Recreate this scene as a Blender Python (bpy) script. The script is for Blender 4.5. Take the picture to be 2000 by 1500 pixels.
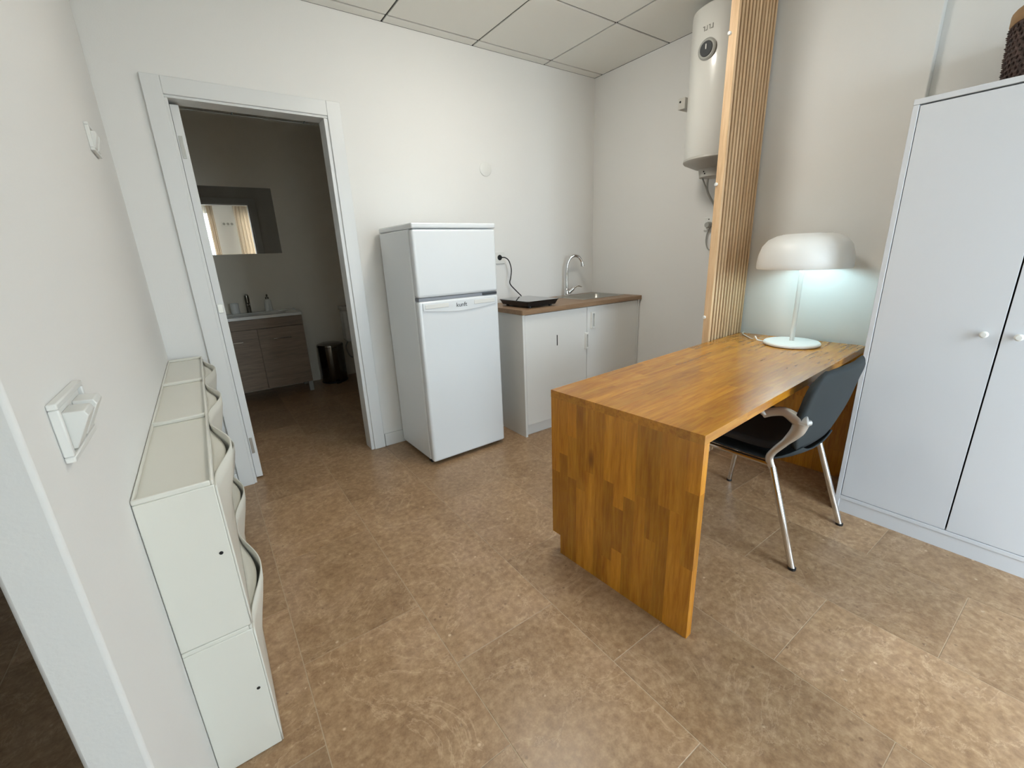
import bpy, bmesh, math, random
from mathutils import Vector, Matrix
random.seed(7)
PI = math.pi
scene = bpy.context.scene
for o in list(bpy.data.objects): bpy.data.objects.remove(o)
COL = scene.collection

# ------------------------------------------------------------------ camera
YAW, PIT, ROL, FPX = -0.6074, -0.2925, -0.0409, 843.06
CAM = Vector((0.1817, -2.8105, 1.2558))
fw = Vector((-math.sin(YAW)*math.cos(PIT), math.cos(YAW)*math.cos(PIT), math.sin(PIT)))
r0 = Vector((math.cos(YAW), math.sin(YAW), 0)); u0 = r0.cross(fw)
rt = math.cos(ROL)*r0 + math.sin(ROL)*u0
up = -math.sin(ROL)*r0 + math.cos(ROL)*u0
cd = bpy.data.cameras.new('camera'); cam = bpy.data.objects.new('camera', cd); COL.objects.link(cam)
cd.sensor_width = 36.0; cd.lens = FPX/2000*36; cd.clip_start = 0.02; cd.clip_end = 200
mw = Matrix((rt, up, -fw)).transposed().to_4x4(); mw.translation = CAM
cam.matrix_world = mw
scene.camera = cam

# ------------------------------------------------------------------ light
W = bpy.data.worlds.new('overcast_sky'); scene.world = W; W.use_nodes = True
bg = W.node_tree.nodes['Background']
bg.inputs[0].default_value = (0.72, 0.875, 1.0, 1); bg.inputs[1].default_value = 13.8
scene.view_settings.view_transform = 'Standard'; scene.view_settings.look = 'None'
scene.view_settings.gamma = 1.0; scene.view_settings.use_curve_mapping = False
scene.view_settings.exposure = 0.12

def portal(name, x0, x1, z0, z1, y):
    l = bpy.data.lights.new(name, 'AREA'); l.shape = 'RECTANGLE'; l.size = x1-x0; l.size_y = z1-z0
    l.cycles.is_portal = True
    o = bpy.data.objects.new(name, l); COL.objects.link(o)
    o.location = ((x0+x1)/2, y, (z0+z1)/2); o.rotation_euler = (PI/2, 0, 0)   # emits towards +Y, into the room

# ------------------------------------------------------------------ helpers
def lin(c): return tuple(((v/12.92) if v <= .04045 else ((v+.055)/1.055)**2.4) for v in c)
def hx(s): return lin(tuple(int(s[i:i+2], 16)/255 for i in (0, 2, 4)))

class MB:
    def __init__(s): s.v = []; s.f = []
    def add(s, vs, fs):
        n = len(s.v); s.v += [tuple(p) for p in vs]; s.f += [tuple(n+i for i in f) for f in fs]; return s
    def box(s, x0, x1, y0, y1, z0, z1):
        vs = [(x, y, z) for z in (z0, z1) for y in (y0, y1) for x in (x0, x1)]
        return s.add(vs, [(0,2,3,1), (4,5,7,6), (0,1,5,4), (2,6,7,3), (0,4,6,2), (1,3,7,5)])
    def prism(s, poly, d0, d1, axis='z'):
        # poly in the two other axes (x: y,z | y: x,z | z: x,y), counter-clockwise or not
        def P(a, b, d): return {'x': (d, a, b), 'y': (a, d, b), 'z': (a, b, d)}[axis]
        n = len(poly); vs = [P(a, b, d0) for a, b in poly] + [P(a, b, d1) for a, b in poly]
        fs = [tuple(range(n)), tuple(range(2*n-1, n-1, -1))] + [(i, i+n, (i+1) % n+n, (i+1) % n) for i in range(n)]
        return s.add(vs, fs)
    def lathe(s, prof, c=(0,0,0), seg=32, axis='z', sx=1.0, sy=1.0):
        # prof: list of (radius, height); closed ends where radius is 0
        c = Vector(c); rings = []; vs = []; fs = []
        for r, h in prof:
            if r < 1e-6: rings.append([len(vs)]); vs.append((0, 0, h))
            else:
                rings.append(list(range(len(vs), len(vs)+seg)))
                vs += [(r*math.cos(2*PI*k/seg)*sx, r*math.sin(2*PI*k/seg)*sy, h) for k in range(seg)]
        for a, b in zip(rings, rings[1:]):
            for k in range(seg):
                k2 = (k+1) % seg
                if len(a) == 1 and len(b) == 1: continue
                if len(a) == 1: fs.append((a[0], b[k2], b[k]))
                elif len(b) == 1: fs.append((a[k], a[k2], b[0]))
                else: fs.append((a[k], a[k2], b[k2], b[k]))
        m = {'z': lambda p: p, 'x': lambda p: (p[2], p[0], p[1]), 'y': lambda p: (p[0], p[2], p[1])}[axis]
        return s.add([Vector(m(p))+c for p in vs], fs)
    def cyl(s, c, r, h, axis='z', seg=24):
        return s.lathe([(0,0), (r,0), (r,h), (0,h)], c, seg, axis)
    def tube(s, pts, r, seg=10, sub=6, closed=False, flat=None, smooth=True):
        # Catmull-Rom tube; r number or list per control point; flat: (direction, factor)
        pts = [Vector(p) for p in pts]; rs = r if isinstance(r, (list, tuple)) else [r]*len(pts)
        P = []; Rr = []
        n = len(pts)
        if smooth and n > 2:
            for i in range(n-1):
                p0 = pts[max(i-1, 0)]; p1 = pts[i]; p2 = pts[i+1]; p3 = pts[min(i+2, n-1)]
                for k in range(sub):
                    t = k/sub
                    P.append(.5*((2*p1)+(p2-p0)*t+(2*p0-5*p1+4*p2-p3)*t*t+(-p0+3*p1-3*p2+p3)*t**3)); Rr.append(rs[i]*(1-t)+rs[i+1]*t)
            P.append(pts[-1]); Rr.append(rs[-1])
        else: P, Rr = pts, list(rs)
        vs = []; N = len(P); ref = None
        for i, p in enumerate(P):
            t = (P[min(i+1, N-1)]-P[max(i-1, 0)]).normalized()
            if ref is None: ref = Vector((0,0,1)) if abs(t.z) < .9 else Vector((1,0,0))
            a = (ref-t*ref.dot(t)).normalized(); b = t.cross(a); ref = a
            for k in range(seg):
                d = a*math.cos(2*PI*k/seg)+b*math.sin(2*PI*k/seg)
                if flat: fd = Vector(flat[0]); d = d-fd*d.dot(fd)*(1-flat[1])
                vs.append(p+d*Rr[i])
        fs = [(i*seg+k, i*seg+(k+1) % seg, (i+1)*seg+(k+1) % seg, (i+1)*seg+k) for i in range(N-1) for k in range(seg)]
        fs += [tuple(range(seg-1, -1, -1)), tuple((N-1)*seg+k for k in range(seg))]
        return s.add(vs, fs)
    def grid(s, fn, nu, nv):
        vs = [fn(i/nu, j/nv) for j in range(nv+1) for i in range(nu+1)]
        fs = [(j*(nu+1)+i, j*(nu+1)+i+1, (j+1)*(nu+1)+i+1, (j+1)*(nu+1)+i) for j in range(nv) for i in range(nu)]
        return s.add(vs, fs)
    def mesh(s, name):
        me = bpy.data.meshes.new(name); me.from_pydata(s.v, [], s.f)
        bm = bmesh.new(); bm.from_mesh(me); bmesh.ops.recalc_face_normals(bm, faces=bm.faces); bm.to_mesh(me); bm.free()
        return me
    def build(s, name, mat, parent=None, smooth=False, bevel=0, seg=2, solid=0, label=None):
        return obj(name, s.mesh(name), mat, parent, smooth, bevel, seg, solid, label)

def obj(name, me, mat, parent=None, smooth=False, bevel=0, seg=2, solid=0, label=None):
    if mat and not me.materials: me.materials.append(mat)
    o = bpy.data.objects.new(name, me); COL.objects.link(o)
    if parent: o.parent = parent
    if solid:
        m = o.modifiers.new('thickness', 'SOLIDIFY'); m.thickness = abs(solid); m.offset = 1 if solid > 0 else -1
    if bevel:
        m = o.modifiers.new('bevel', 'BEVEL'); m.width = bevel; m.segments = seg; m.limit_method = 'ANGLE'; m.angle_limit = math.radians(40)
        m.harden_normals = False
    if smooth or bevel:
        for p in me.polygons: p.use_smooth = True
        try: me.set_sharp_from_angle(angle=math.radians(38))
        except Exception: pass
    if label: o['label'] = label
    return o
def thing(name, label, cat, loc=(0,0,0), rz=0, group=None):
    o = bpy.data.objects.new(name, None); COL.objects.link(o); o.empty_display_size = .1
    o.location = loc; o.rotation_euler = (0, 0, rz); tag(o, label, cat, group); return o
def tag(o, label, cat, group=None):
    o['label'] = label; o['category'] = cat
    if group: o['group'] = group
    return o
def struct(o, label=None):
    o['kind'] = 'structure'
    if label: o['label'] = label
    return o
def B(x0, x1, y0, y1, z0, z1): return MB().box(x0, x1, y0, y1, z0, z1)
def copy_tree(o, parent=None):
    c = o.copy(); COL.objects.link(c)
    if parent: c.parent = parent
    for ch in list(o.children): copy_tree(ch, c)
    return c
def text_mesh(name, body, size, extrude=.0006):
    cu = bpy.data.curves.new(name, 'FONT'); cu.body = body; cu.size = size; cu.extrude = extrude; cu.align_x = 'CENTER'; cu.align_y = 'CENTER'
    cu.resolution_u = 3
    t = bpy.data.objects.new(name+'_curve', cu); COL.objects.link(t)
    dg = bpy.context.evaluated_depsgraph_get(); me = bpy.data.meshes.new_from_object(t.evaluated_get(dg)); bpy.data.objects.remove(t)
    me.materials.clear()
    return me

# ------------------------------------------------------------------ materials
def mat(name, col, rough=.5, metal=0, bump=0, bscale=200, spec=.5, coat=0, var=0, vscale=3, rnd=0):
    m = bpy.data.materials.new(name); m.use_nodes = True; nt = m.node_tree; b = nt.nodes['Principled BSDF']
    c = hx(col) if isinstance(col, str) else col
    b.inputs['Base Color'].default_value = (*c, 1); b.inputs['Roughness'].default_value = rough; b.inputs['Metallic'].default_value = metal
    b.inputs['Specular IOR Level'].default_value = spec; b.inputs['Coat Weight'].default_value = coat
    tc = nt.nodes.new('ShaderNodeTexCoord')
    if bump:
        n = nt.nodes.new('ShaderNodeTexNoise'); n.inputs['Scale'].default_value = bscale; n.inputs['Detail'].default_value = 4
        bp = nt.nodes.new('ShaderNodeBump'); bp.inputs['Strength'].default_value = bump; bp.inputs['Distance'].default_value = .002
        nt.links.new(tc.outputs['Object'], n.inputs['Vector']); nt.links.new(n.outputs['Fac'], bp.inputs['Height']); nt.links.new(bp.outputs['Normal'], b.inputs['Normal'])
    if var:
        n = nt.nodes.new('ShaderNodeTexNoise'); n.inputs['Scale'].default_value = vscale; n.inputs['Detail'].default_value = 5
        rp = nt.nodes.new('ShaderNodeValToRGB'); rp.color_ramp.elements[0].position = .3; rp.color_ramp.elements[1].position = .7
        rp.color_ramp.elements[0].color = (*[v*(1-var) for v in c], 1); rp.color_ramp.elements[1].color = (*[min(1, v*(1+var)) for v in c], 1)
        nt.links.new(tc.outputs['Object'], n.inputs['Vector']); nt.links.new(n.outputs['Fac'], rp.inputs[0]); nt.links.new(rp.outputs[0], b.inputs['Base Color'])
    return m
def nd(nt, t, **kw):
    n = nt.nodes.new(t)
    for k, v in kw.items(): setattr(n, k, v)
    return n
def math_n(nt, op, a, b=None):
    n = nd(nt, 'ShaderNodeMath', operation=op)
    for i, v in enumerate((a, b)):
        if v is None: continue
        if isinstance(v, (int, float)): n.inputs[i].default_value = v
        else: nt.links.new(v, n.inputs[i])
    return n.outputs[0]
def mixc(nt, fac, a, b, bt='MIX'):
    n = nd(nt, 'ShaderNodeMix', data_type='RGBA', blend_type=bt)
    for s, v in ((n.inputs[0], fac), (n.inputs[6], a), (n.inputs[7], b)):
        if isinstance(v, (int, float)): s.default_value = v
        elif isinstance(v, tuple): s.default_value = (*v, 1)
        else: nt.links.new(v, s)
    return n.outputs[2]
def ramp(nt, fac, stops):
    n = nd(nt, 'ShaderNodeValToRGB'); e = n.color_ramp.elements
    while len(e) < len(stops): e.new(.5)
    for el, (p, c) in zip(e, stops): el.position = p; el.color = (*c, 1)
    nt.links.new(fac, n.inputs[0]); return n.outputs[0]
def noise(nt, vec, scale, detail=4, rough=.5, dist=0):
    n = nd(nt, 'ShaderNodeTexNoise'); n.inputs['Scale'].default_value = scale; n.inputs['Detail'].default_value = detail
    n.inputs['Roughness'].default_value = rough; n.inputs['Distortion'].default_value = dist
    nt.links.new(vec, n.inputs['Vector']); return n.outputs['Fac']
def shifted(nt, stretch=(1,1,1), amount=40):
    # object coordinates, stretched, moved by a random amount for each object
    tc = nd(nt, 'ShaderNodeTexCoord'); oi = nd(nt, 'ShaderNodeObjectInfo')
    mp = nd(nt, 'ShaderNodeMapping'); mp.inputs['Scale'].default_value = stretch
    nt.links.new(tc.outputs['Object'], mp.inputs['Vector'])
    ad = nd(nt, 'ShaderNodeVectorMath', operation='ADD'); cb = nd(nt, 'ShaderNodeCombineXYZ')
    r = math_n(nt, 'MULTIPLY', oi.outputs['Random'], amount)
    for i in range(3): nt.links.new(r, cb.inputs[i])
    nt.links.new(mp.outputs[0], ad.inputs[0]); nt.links.new(cb.outputs[0], ad.inputs[1])
    return ad.outputs[0], oi.outputs['Random']
def floor_mat():
    m = bpy.data.materials.new('brown_marble'); m.use_nodes = True; nt = m.node_tree; b = nt.nodes['Principled BSDF']
    v, rnd = shifted(nt)
    big = noise(nt, v, 3.2, 6, .62, .6); fine = noise(nt, v, 42, 6, .7); mid = noise(nt, v, 13, 5, .65, .4)
    c = ramp(nt, big, [(.30, hx('7b5d42')), (.5, hx('997b5c')), (.70, hx('b0937a'))])
    c = mixc(nt, .36, c, ramp(nt, mid, [(.3, hx('7c5d41')), (.5, hx('997b5c')), (.7, hx('b39876'))]))
    c = mixc(nt, .5, c, ramp(nt, fine, [(.3, hx('674a31')), (.5, hx('997b5c')), (.72, hx('c3a885'))]))
    # fossil flecks, light and dark
    vo = nd(nt, 'ShaderNodeTexVoronoi'); vo.inputs['Scale'].default_value = 30; vo.inputs['Randomness'].default_value = 1
    nt.links.new(v, vo.inputs['Vector'])
    fl = ramp(nt, vo.outputs['Distance'], [(.0, (1,1,1)), (.10, (1,1,1)), (.2, (0,0,0))])
    gate = ramp(nt, noise(nt, v, 21, 2), [(.53, (0,0,0)), (.62, (1,1,1))])
    c = mixc(nt, math_n(nt, 'MULTIPLY', math_n(nt, 'MULTIPLY', fl, gate), .6), c, hx('5f4432'))
    gate2 = ramp(nt, noise(nt, v, 17, 2), [(.61, (0,0,0)), (.67, (1,1,1))])
    c = mixc(nt, math_n(nt, 'MULTIPLY', math_n(nt, 'MULTIPLY', fl, gate2), .7), c, hx('d3bb9d'))
    # thin pale veins
    ve = noise(nt, v, 2.3, 7, .65, 1.5)
    vein = ramp(nt, ve, [(.490, (0,0,0)), (.5, (1,1,1)), (.510, (0,0,0))])
    c = mixc(nt, math_n(nt, 'MULTIPLY', vein, .34), c, hx('cdb293'))
    # each slab a shade of its own
    hs = nd(nt, 'ShaderNodeHueSaturation'); nt.links.new(c, hs.inputs['Color'])
    nt.links.new(math_n(nt, 'ADD', math_n(nt, 'MULTIPLY', rnd, .30), .97), hs.inputs['Value'])
    nt.links.new(hs.outputs[0], b.inputs['Base Color'])
    nt.links.new(math_n(nt, 'ADD', math_n(nt, 'MULTIPLY', fine, .16), .24), b.inputs['Roughness'])
    b.inputs['Specular IOR Level'].default_value = .45
    bp = nd(nt, 'ShaderNodeBump'); bp.inputs['Strength'].default_value = .05; bp.inputs['Distance'].default_value = .001
    nt.links.new(mid, bp.inputs['Height']); nt.links.new(bp.outputs[0], b.inputs['Normal'])
    return m
def wood_mat(name, dark, midc, light, rough=.35, coat=.25, stretch=(2, 26, 26), knots=True, vmin=.72, vmax=.55, spec=.5, kth=.52):
    m = bpy.data.materials.new(name); m.use_nodes = True; nt = m.node_tree; b = nt.nodes['Principled BSDF']
    v, rnd = shifted(nt, stretch); n1 = noise(nt, v, 1.0, 5, .6, .8); n2 = noise(nt, v, 4.5, 4, .6)
    c = ramp(nt, n1, [(.25, hx(dark)), (.5, hx(midc)), (.75, hx(light))])
    c = mixc(nt, .35, c, ramp(nt, n2, [(.35, hx(dark)), (.65, hx(light))]))
    if knots:
        v2, _ = shifted(nt, (3.2, 9, 9), 23); vo = nd(nt, 'ShaderNodeTexVoronoi'); vo.inputs['Scale'].default_value = 1.0
        nt.links.new(v2, vo.inputs['Vector'])
        k = ramp(nt, vo.outputs['Distance'], [(.0, (1,1,1)), (.07, (.7,.7,.7)), (.16, (0,0,0))])
        g = ramp(nt, noise(nt, v2, .5, 1), [(kth, (0,0,0)), (kth+.06, (.8,.8,.8))])
        c = mixc(nt, math_n(nt, 'MULTIPLY', k, g), c, hx('6b3d16'))
    hs = nd(nt, 'ShaderNodeHueSaturation'); nt.links.new(c, hs.inputs['Color'])
    nt.links.new(math_n(nt, 'ADD', math_n(nt, 'MULTIPLY', rnd, vmax), vmin), hs.inputs['Value'])
    nt.links.new(hs.outputs[0], b.inputs['Base Color'])
    b.inputs['Roughness'].default_value = rough; b.inputs['Coat Weight'].default_value = coat; b.inputs['Coat Roughness'].default_value = .18
    b.inputs['Specular IOR Level'].default_value = spec
    return m
def emis(name, col, strength):
    m = bpy.data.materials.new(name); m.use_nodes = True; b = m.node_tree.nodes['Principled BSDF']
    b.inputs['Base Color'].default_value = (*col, 1); b.inputs['Emission Color'].default_value = (*col, 1); b.inputs['Emission Strength'].default_value = strength
    return m
def pane_mat():
    m = bpy.data.materials.new('window_glass'); m.use_nodes = True; nt = m.node_tree
    out = nt.nodes['Material Output']; nt.nodes.remove(nt.nodes['Principled BSDF'])
    tr = nd(nt, 'ShaderNodeBsdfTransparent'); gl = nd(nt, 'ShaderNodeBsdfGlossy'); gl.inputs['Roughness'].default_value = .02
    mx = nd(nt, 'ShaderNodeMixShader'); mx.inputs[0].default_value = .06
    nt.links.new(tr.outputs[0], mx.inputs[1]); nt.links.new(gl.outputs[0], mx.inputs[2]); nt.links.new(mx.outputs[0], out.inputs[0]); return m
def cloth_mat(name, col, trans=.5, sheer=0):
    m = bpy.data.materials.new(name); m.use_nodes = True; nt = m.node_tree
    out = nt.nodes['Material Output']; b = nt.nodes['Principled BSDF']; b.inputs['Base Color'].default_value = (*hx(col), 1); b.inputs['Roughness'].default_value = .9
    t = nd(nt, 'ShaderNodeBsdfTranslucent'); t.inputs[0].default_value = (*hx(col), 1)
    mx = nd(nt, 'ShaderNodeMixShader'); mx.inputs[0].default_value = trans
    nt.links.new(b.outputs[0], mx.inputs[1]); nt.links.new(t.outputs[0], mx.inputs[2])
    tr = nd(nt, 'ShaderNodeBsdfTransparent'); m2 = nd(nt, 'ShaderNodeMixShader'); m2.inputs[0].default_value = sheer
    nt.links.new(mx.outputs[0], m2.inputs[1]); nt.links.new(tr.outputs[0], m2.inputs[2]); nt.links.new(m2.outputs[0], out.inputs[0]); return m

M = {}
M['wall'] = mat('white_plaster', 'e5e4e1', .85, bump=.14, bscale=160, spec=.25)
M['bathwall'] = mat('bathroom_plaster', 'ebe3d4', .8, bump=.2, bscale=160, spec=.25)
M['ceil'] = mat('ceiling_panel', 'efeee8', .9, bump=.2, bscale=400, spec=.2)
M['tbar'] = mat('ceiling_runner', '3b3a37', .7)
M['grout'] = mat('pale_grout', 'b8a388', .8)
M['floor'] = floor_mat()
M['trim'] = mat('white_lacquered_trim', 'dcdddc', .35)
M['fridge'] = mat('white_enamel', 'e3e7ea', .22, bump=.04, bscale=300, coat=.3)
M['fridgeseal'] = mat('grey_seal', '8e929a', .6)
M['mel'] = mat('white_melamine', 'e2e1dd', .4)
M['meledge'] = mat('melamine_side', 'dad9d3', .45)
M['ward'] = mat('white_wardrobe_foil', 'd3d5d9', .42)
M['worktop'] = wood_mat('brown_laminate', '7f6248', '94775b', 'a98c6f', .45, 0, (2, 30, 30), False, .95, .05)
M['oak'] = wood_mat('grey_oak_laminate', '6d5b4b', '86715d', '9b866f', .5, 0, (2.2, 2.2, 34), False, .95, .08)
M['stave'] = wood_mat('honey_pine_stave', '945610', 'bb7a1c', 'd2952e', .26, .35, (2.2, 24, 24), True, .80, .46, .5, .47)
M['stavetop'] = wood_mat('honey_pine_top_stave', '945610', 'bb7a1c', 'd2952e', .26, .35, (2.2, 24, 24), True, .82, .30, .5, .66)
M['slat'] = wood_mat('pine_slat', 'b8926a', 'cfac84', 'dec09a', .55, 0, (26, 26, 1.6), False, .85, .25)
M['slatback'] = mat('slat_backing', '5e4026', .7)
M['shoe'] = mat('cream_plastic', 'e0ded4', .38)
M['chrome'] = mat('chrome', 'd8d8d8', .08, 1)
M['alu'] = mat('cast_aluminium', 'd8d7d4', .42, .85)
M['steel'] = mat('brushed_steel', 'b5b3ad', .3, 1, bump=.03, bscale=80)
M['darksteel'] = mat('dark_steel', '77736b', .18, 1)
M['black'] = mat('black_plastic', '17181a', .4)
M['glassblack'] = mat('black_glass', '0c0d0f', .06, coat=.5)
M['fabric'] = mat('charcoal_fabric', '33383a', .8, bump=.5, bscale=900, spec=.3)
M['seatblack'] = mat('black_upholstery', '2a292a', .7, bump=.4, bscale=900, spec=.3)
M['lamp'] = mat('white_lamp_enamel', 'e6e6e3', .4)
M['whiteplastic'] = mat('white_plastic', 'e2e2de', .35)
M['greyplastic'] = mat('grey_plastic', 'a3a39d', .45)
M['ceramic'] = mat('white_ceramic', 'e8e8e4', .12, coat=.4)
M['heater'] = mat('heater_enamel', 'dddcd6', .28, coat=.2)
M['heatercap'] = mat('heater_cap', 'b5b2aa', .45)
M['mirror'] = mat('mirror_silver', 'eeeeec', .01, 1)
M['basket'] = mat('dark_seed_weave', '4a3a36', .7, bump=.8, bscale=120, var=.75, vscale=60)
M['rim'] = mat('basket_rim', '9c7c58', .7, var=.2, vscale=30)
M['bulb'] = emis('lit_bulb', (.70, .96, 1.0), 12)
M['led'] = emis('led_diffuser', (1.0, .955, .86), 42)
M['pane'] = pane_mat()
M['curtain'] = cloth_mat('sheer_curtain', 'f1e9dc', .6, .45)
M['drape'] = cloth_mat('tan_drape', 'e9dccb', .4)
M['ground'] = mat('pale_paving', 'a8a49c', .9)
M['ink'] = mat('dark_print', '3a3d40', .5)
M['greyink'] = mat('grey_print', '8b8a84', .5)
M['hole'] = mat('dark_hole', '1a1a1a', .9)

# ------------------------------------------------------------------ the setting
XL, XR, YF, YB, H = -.02, 3.05, -4.2, 2.22, 2.553
XH = -1.3      # far side of the dim hall to the left
# floor: slab with recessed grout, slabs of marble on it
fl = struct(B(XH-.1, XR+.15, YF-.15, YB+.1, -.06, -.0008).build('floor', M['grout']), 'brown marble slab floor laid in half bond')
tiles = {}
TW, TL, GAP = .4025, .60, .0024
k0 = 0
for k in range(-4, 8):
    xa, xb = .2175+k*TW, .2175+(k+1)*TW
    off = -.305 if k % 2 == 0 else -.005
    for j in range(-8, 6):
        ya, yb = off+j*TL, off+(j+1)*TL
        x0, x1, y0, y1 = max(xa, XH)+GAP/2, min(xb, XR)-GAP/2, max(ya, YF)+GAP/2, min(yb, YB)-GAP/2
        if x1-x0 < .03 or y1-y0 < .03: continue
        if x1 < XL-.1 and (y0 > 0.05): continue
        key = (round(x1-x0, 3), round(y1-y0, 3))
        if key not in tiles:
            a, b = key; c = .0006
            mb = MB(); vs = []
            for z, s in ((-.012, 0), (-c, 0), (0, c)):
                vs += [(-a/2+s, -b/2+s, z), (a/2-s, -b/2+s, z), (a/2-s, b/2-s, z), (-a/2+s, b/2-s, z)]
            mb.add(vs, [(0,3,2,1), (8,9,10,11)]+[(r*4+q, r*4+(q+1) % 4, r*4+4+(q+1) % 4, r*4+4+q) for r in (0, 1) for q in range(4)])
            tiles[key] = mb.mesh('floor_tile'); tiles[key].materials.append(M['floor'])
        o = bpy.data.objects.new('floor_tile', tiles[key]); COL.objects.link(o); o.parent = fl; o.location = ((x0+x1)/2, (y0+y1)/2, 0)

# ceiling: dark runners, 60 cm panels hanging a little lower
cl = struct(B(XH-.1, XR+.15, YF-.15, YB+.1, H+.006, H+.06).build('ceiling', M['tbar']), 'suspended ceiling of square white panels in dark runners')
ctile = {}
for k in range(-5, 4):
    for j in range(-7, 5):
        xa, xb = 1.3293+k*.6, 1.3293+(k+1)*.6; ya, yb = -.0815+j*.6, -.0815+(j+1)*.6
        x0, x1, y0, y1 = max(xa, XH)+.0065, min(xb, XR)-.0065, max(ya, YF)+.0065, min(yb, YB)-.0065
        segs = [(y0, y1)]
        if y0 < 0 < y1: segs = [(y0, -.004), (.104, y1)]        # the back wall passes through
        for s0, s1 in segs:
            if x1-x0 < .02 or s1-s0 < .02: continue
            key = (round(x1-x0, 3), round(s1-s0, 3))
            if key not in ctile:
                a, b = key; ctile[key] = B(-a/2, a/2, -b/2, b/2, 0, .012).mesh('ceiling_panel'); ctile[key].materials.append(M['ceil'])
            o = bpy.data.objects.new('ceiling_panel', ctile[key]); COL.objects.link(o); o.parent = cl; o.location = ((x0+x1)/2, (s0+s1)/2, H)

# walls
DX0, DX1, DZ = .205, .965, 2.05      # rough door opening
wb = MB().box(XH, DX0, 0, .1, 0, H).box(DX1, XR+.1, 0, .1, 0, H).box(DX0, DX1, 0, .1, DZ, H)
struct(wb.build('wall_back', M['wall']), 'white plaster wall with the bathroom doorway')
struct(B(-.085, XL, -2.10, -.0005, 0, H).build('wall_left', M['wall'], bevel=.006), 'white plaster partition with a free end')
struct(B(-.085, XL, YF, -3.35, 0, H).build('wall_left_rear', M['wall'], bevel=.006), 'white plaster wall behind the hall opening')
struct(B(XR, XR+.1, -1.43, -.0005, 0, H).build('wall_right', M['wall']), 'white plaster wall behind the kitchen')
struct(B(2.935, XR+.1, YF, -2.1155, 0, H).build('wall_right_rear', M['wall']), 'white plaster wall behind the wardrobe')
struct(B(2.90, XR+.1, -2.115, -1.4305, 0, H).build('wall_pillar', M['wall'], bevel=.004), 'shallow white pillar behind the table lamp')
struct(B(XH-.1, XH, YF, 0, 0, H).build('wall_hall', M['wall']), 'unseen hall wall beyond the partition, added to keep the hall dim')  # out of view, encloses the hall so that it stays dark
struct(B(XH, -.086, -3.6, -3.5, 0, H).build('wall_hall_front', M['wall']), 'unseen hall wall towards the street, added to keep daylight out')  # out of view, added to block window light from the hall floor
struct(B(.02, .12, .1005, YB, 0, H).build('wall_bathroom_left', M['bathwall']), 'plain bathroom wall behind the door leaf')
struct(B(2.05, 2.15, .1005, YB, 0, H).build('wall_bathroom_right', M['bathwall']), 'plain bathroom wall beside the toilet')
struct(B(.02, 2.15, YB, YB+.1, 0, H).build('wall_bathroom_back', M['bathwall']), 'plain bathroom wall with the mirror')
# front wall with two tall windows
WIN = [(.03, .68, .06, 2.36), (1.15, 2.45, .06, 2.36)]
mf = MB(); xs = [XH] + [v for w in WIN for v in w[:2]] + [XR+.1]
for a, b in ((xs[0], xs[1]), (xs[2], xs[3]), (xs[4], xs[5])): mf.box(a, b, YF-.15, YF, 0, H)
for x0, x1, z0, z1 in WIN: mf.box(x0, x1, YF-.15, YF, 0, z0).box(x0, x1, YF-.15, YF, z1, H)
struct(mf.build('wall_front', M['wall']), 'street wall with two tall windows')
for i, (x0, x1, z0, z1) in enumerate(WIN):
    w = thing('window_%d' % (i+1), 'tall white framed window in the street wall', 'window', ((x0+x1)/2, YF-.08, z0)); del w['category']; w['kind'] = 'structure'
    a = (x1-x0)/2; hh = z1-z0; n = 1 if i == 0 else 2
    MB().box(-a, -a+.05, -.03, .03, 0, hh).box(a-.05, a, -.03, .03, 0, hh).box(-a+.05, a-.05, -.03, .03, 0, .05).box(-a+.05, a-.05, -.03, .03, hh-.05, hh).build('window_frame', M['trim'], w)
    if n == 2: B(-.03, .03, -.03, .03, .05, hh-.05).build('mullion', M['trim'], w)
    for q in range(n):
        xa = -a+.05 if q == 0 else .03; xb = a-.05 if q == n-1 else -.03
        B(xa, xb, -.003, .003, .05, hh-.05).build('pane', M['pane'], w)
    portal('window_portal', x0, x1, z0, z1, YF-.155)
struct(B(-12, 14, -24, YF-.16, -.16, -.1).build('ground_outside', M['ground']), 'pale paving outside the windows')

# surface-mounted round ceiling lamps, just above the picture's top edge and behind the camera
def ceiling_lamp(x, y, label):
    c = thing('ceiling_lamp', label, 'ceiling lamp', (x, y, H-.0005))
    MB().lathe([(0,0), (.185,0), (.190,-.004), (.188,-.012), (.168,-.014), (.168,-.0115), (0,-.0115)], (0,0,0), 40).build('housing', M['trim'], c, smooth=True)
    MB().lathe([(.167,-.012), (.167,-.055), (.155,-.072), (.12,-.080), (0,-.084)], (0,0,0), 40).build('diffuser', M['led'], c, smooth=True)
ceiling_lamp(1.60, -1.20, 'round white lit ceiling lamp over the kitchen floor')

# baseboards
struct(B(1.033, XR-.001, -.013, -.0005, 0, .09).build('baseboard_back', M['trim'], bevel=.003), 'white baseboard right of the door')
struct(B(-.015, .147, -.013, -.0005, 0, .09).build('baseboard_corner', M['trim'], bevel=.003), 'white baseboard left of the door')

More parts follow.
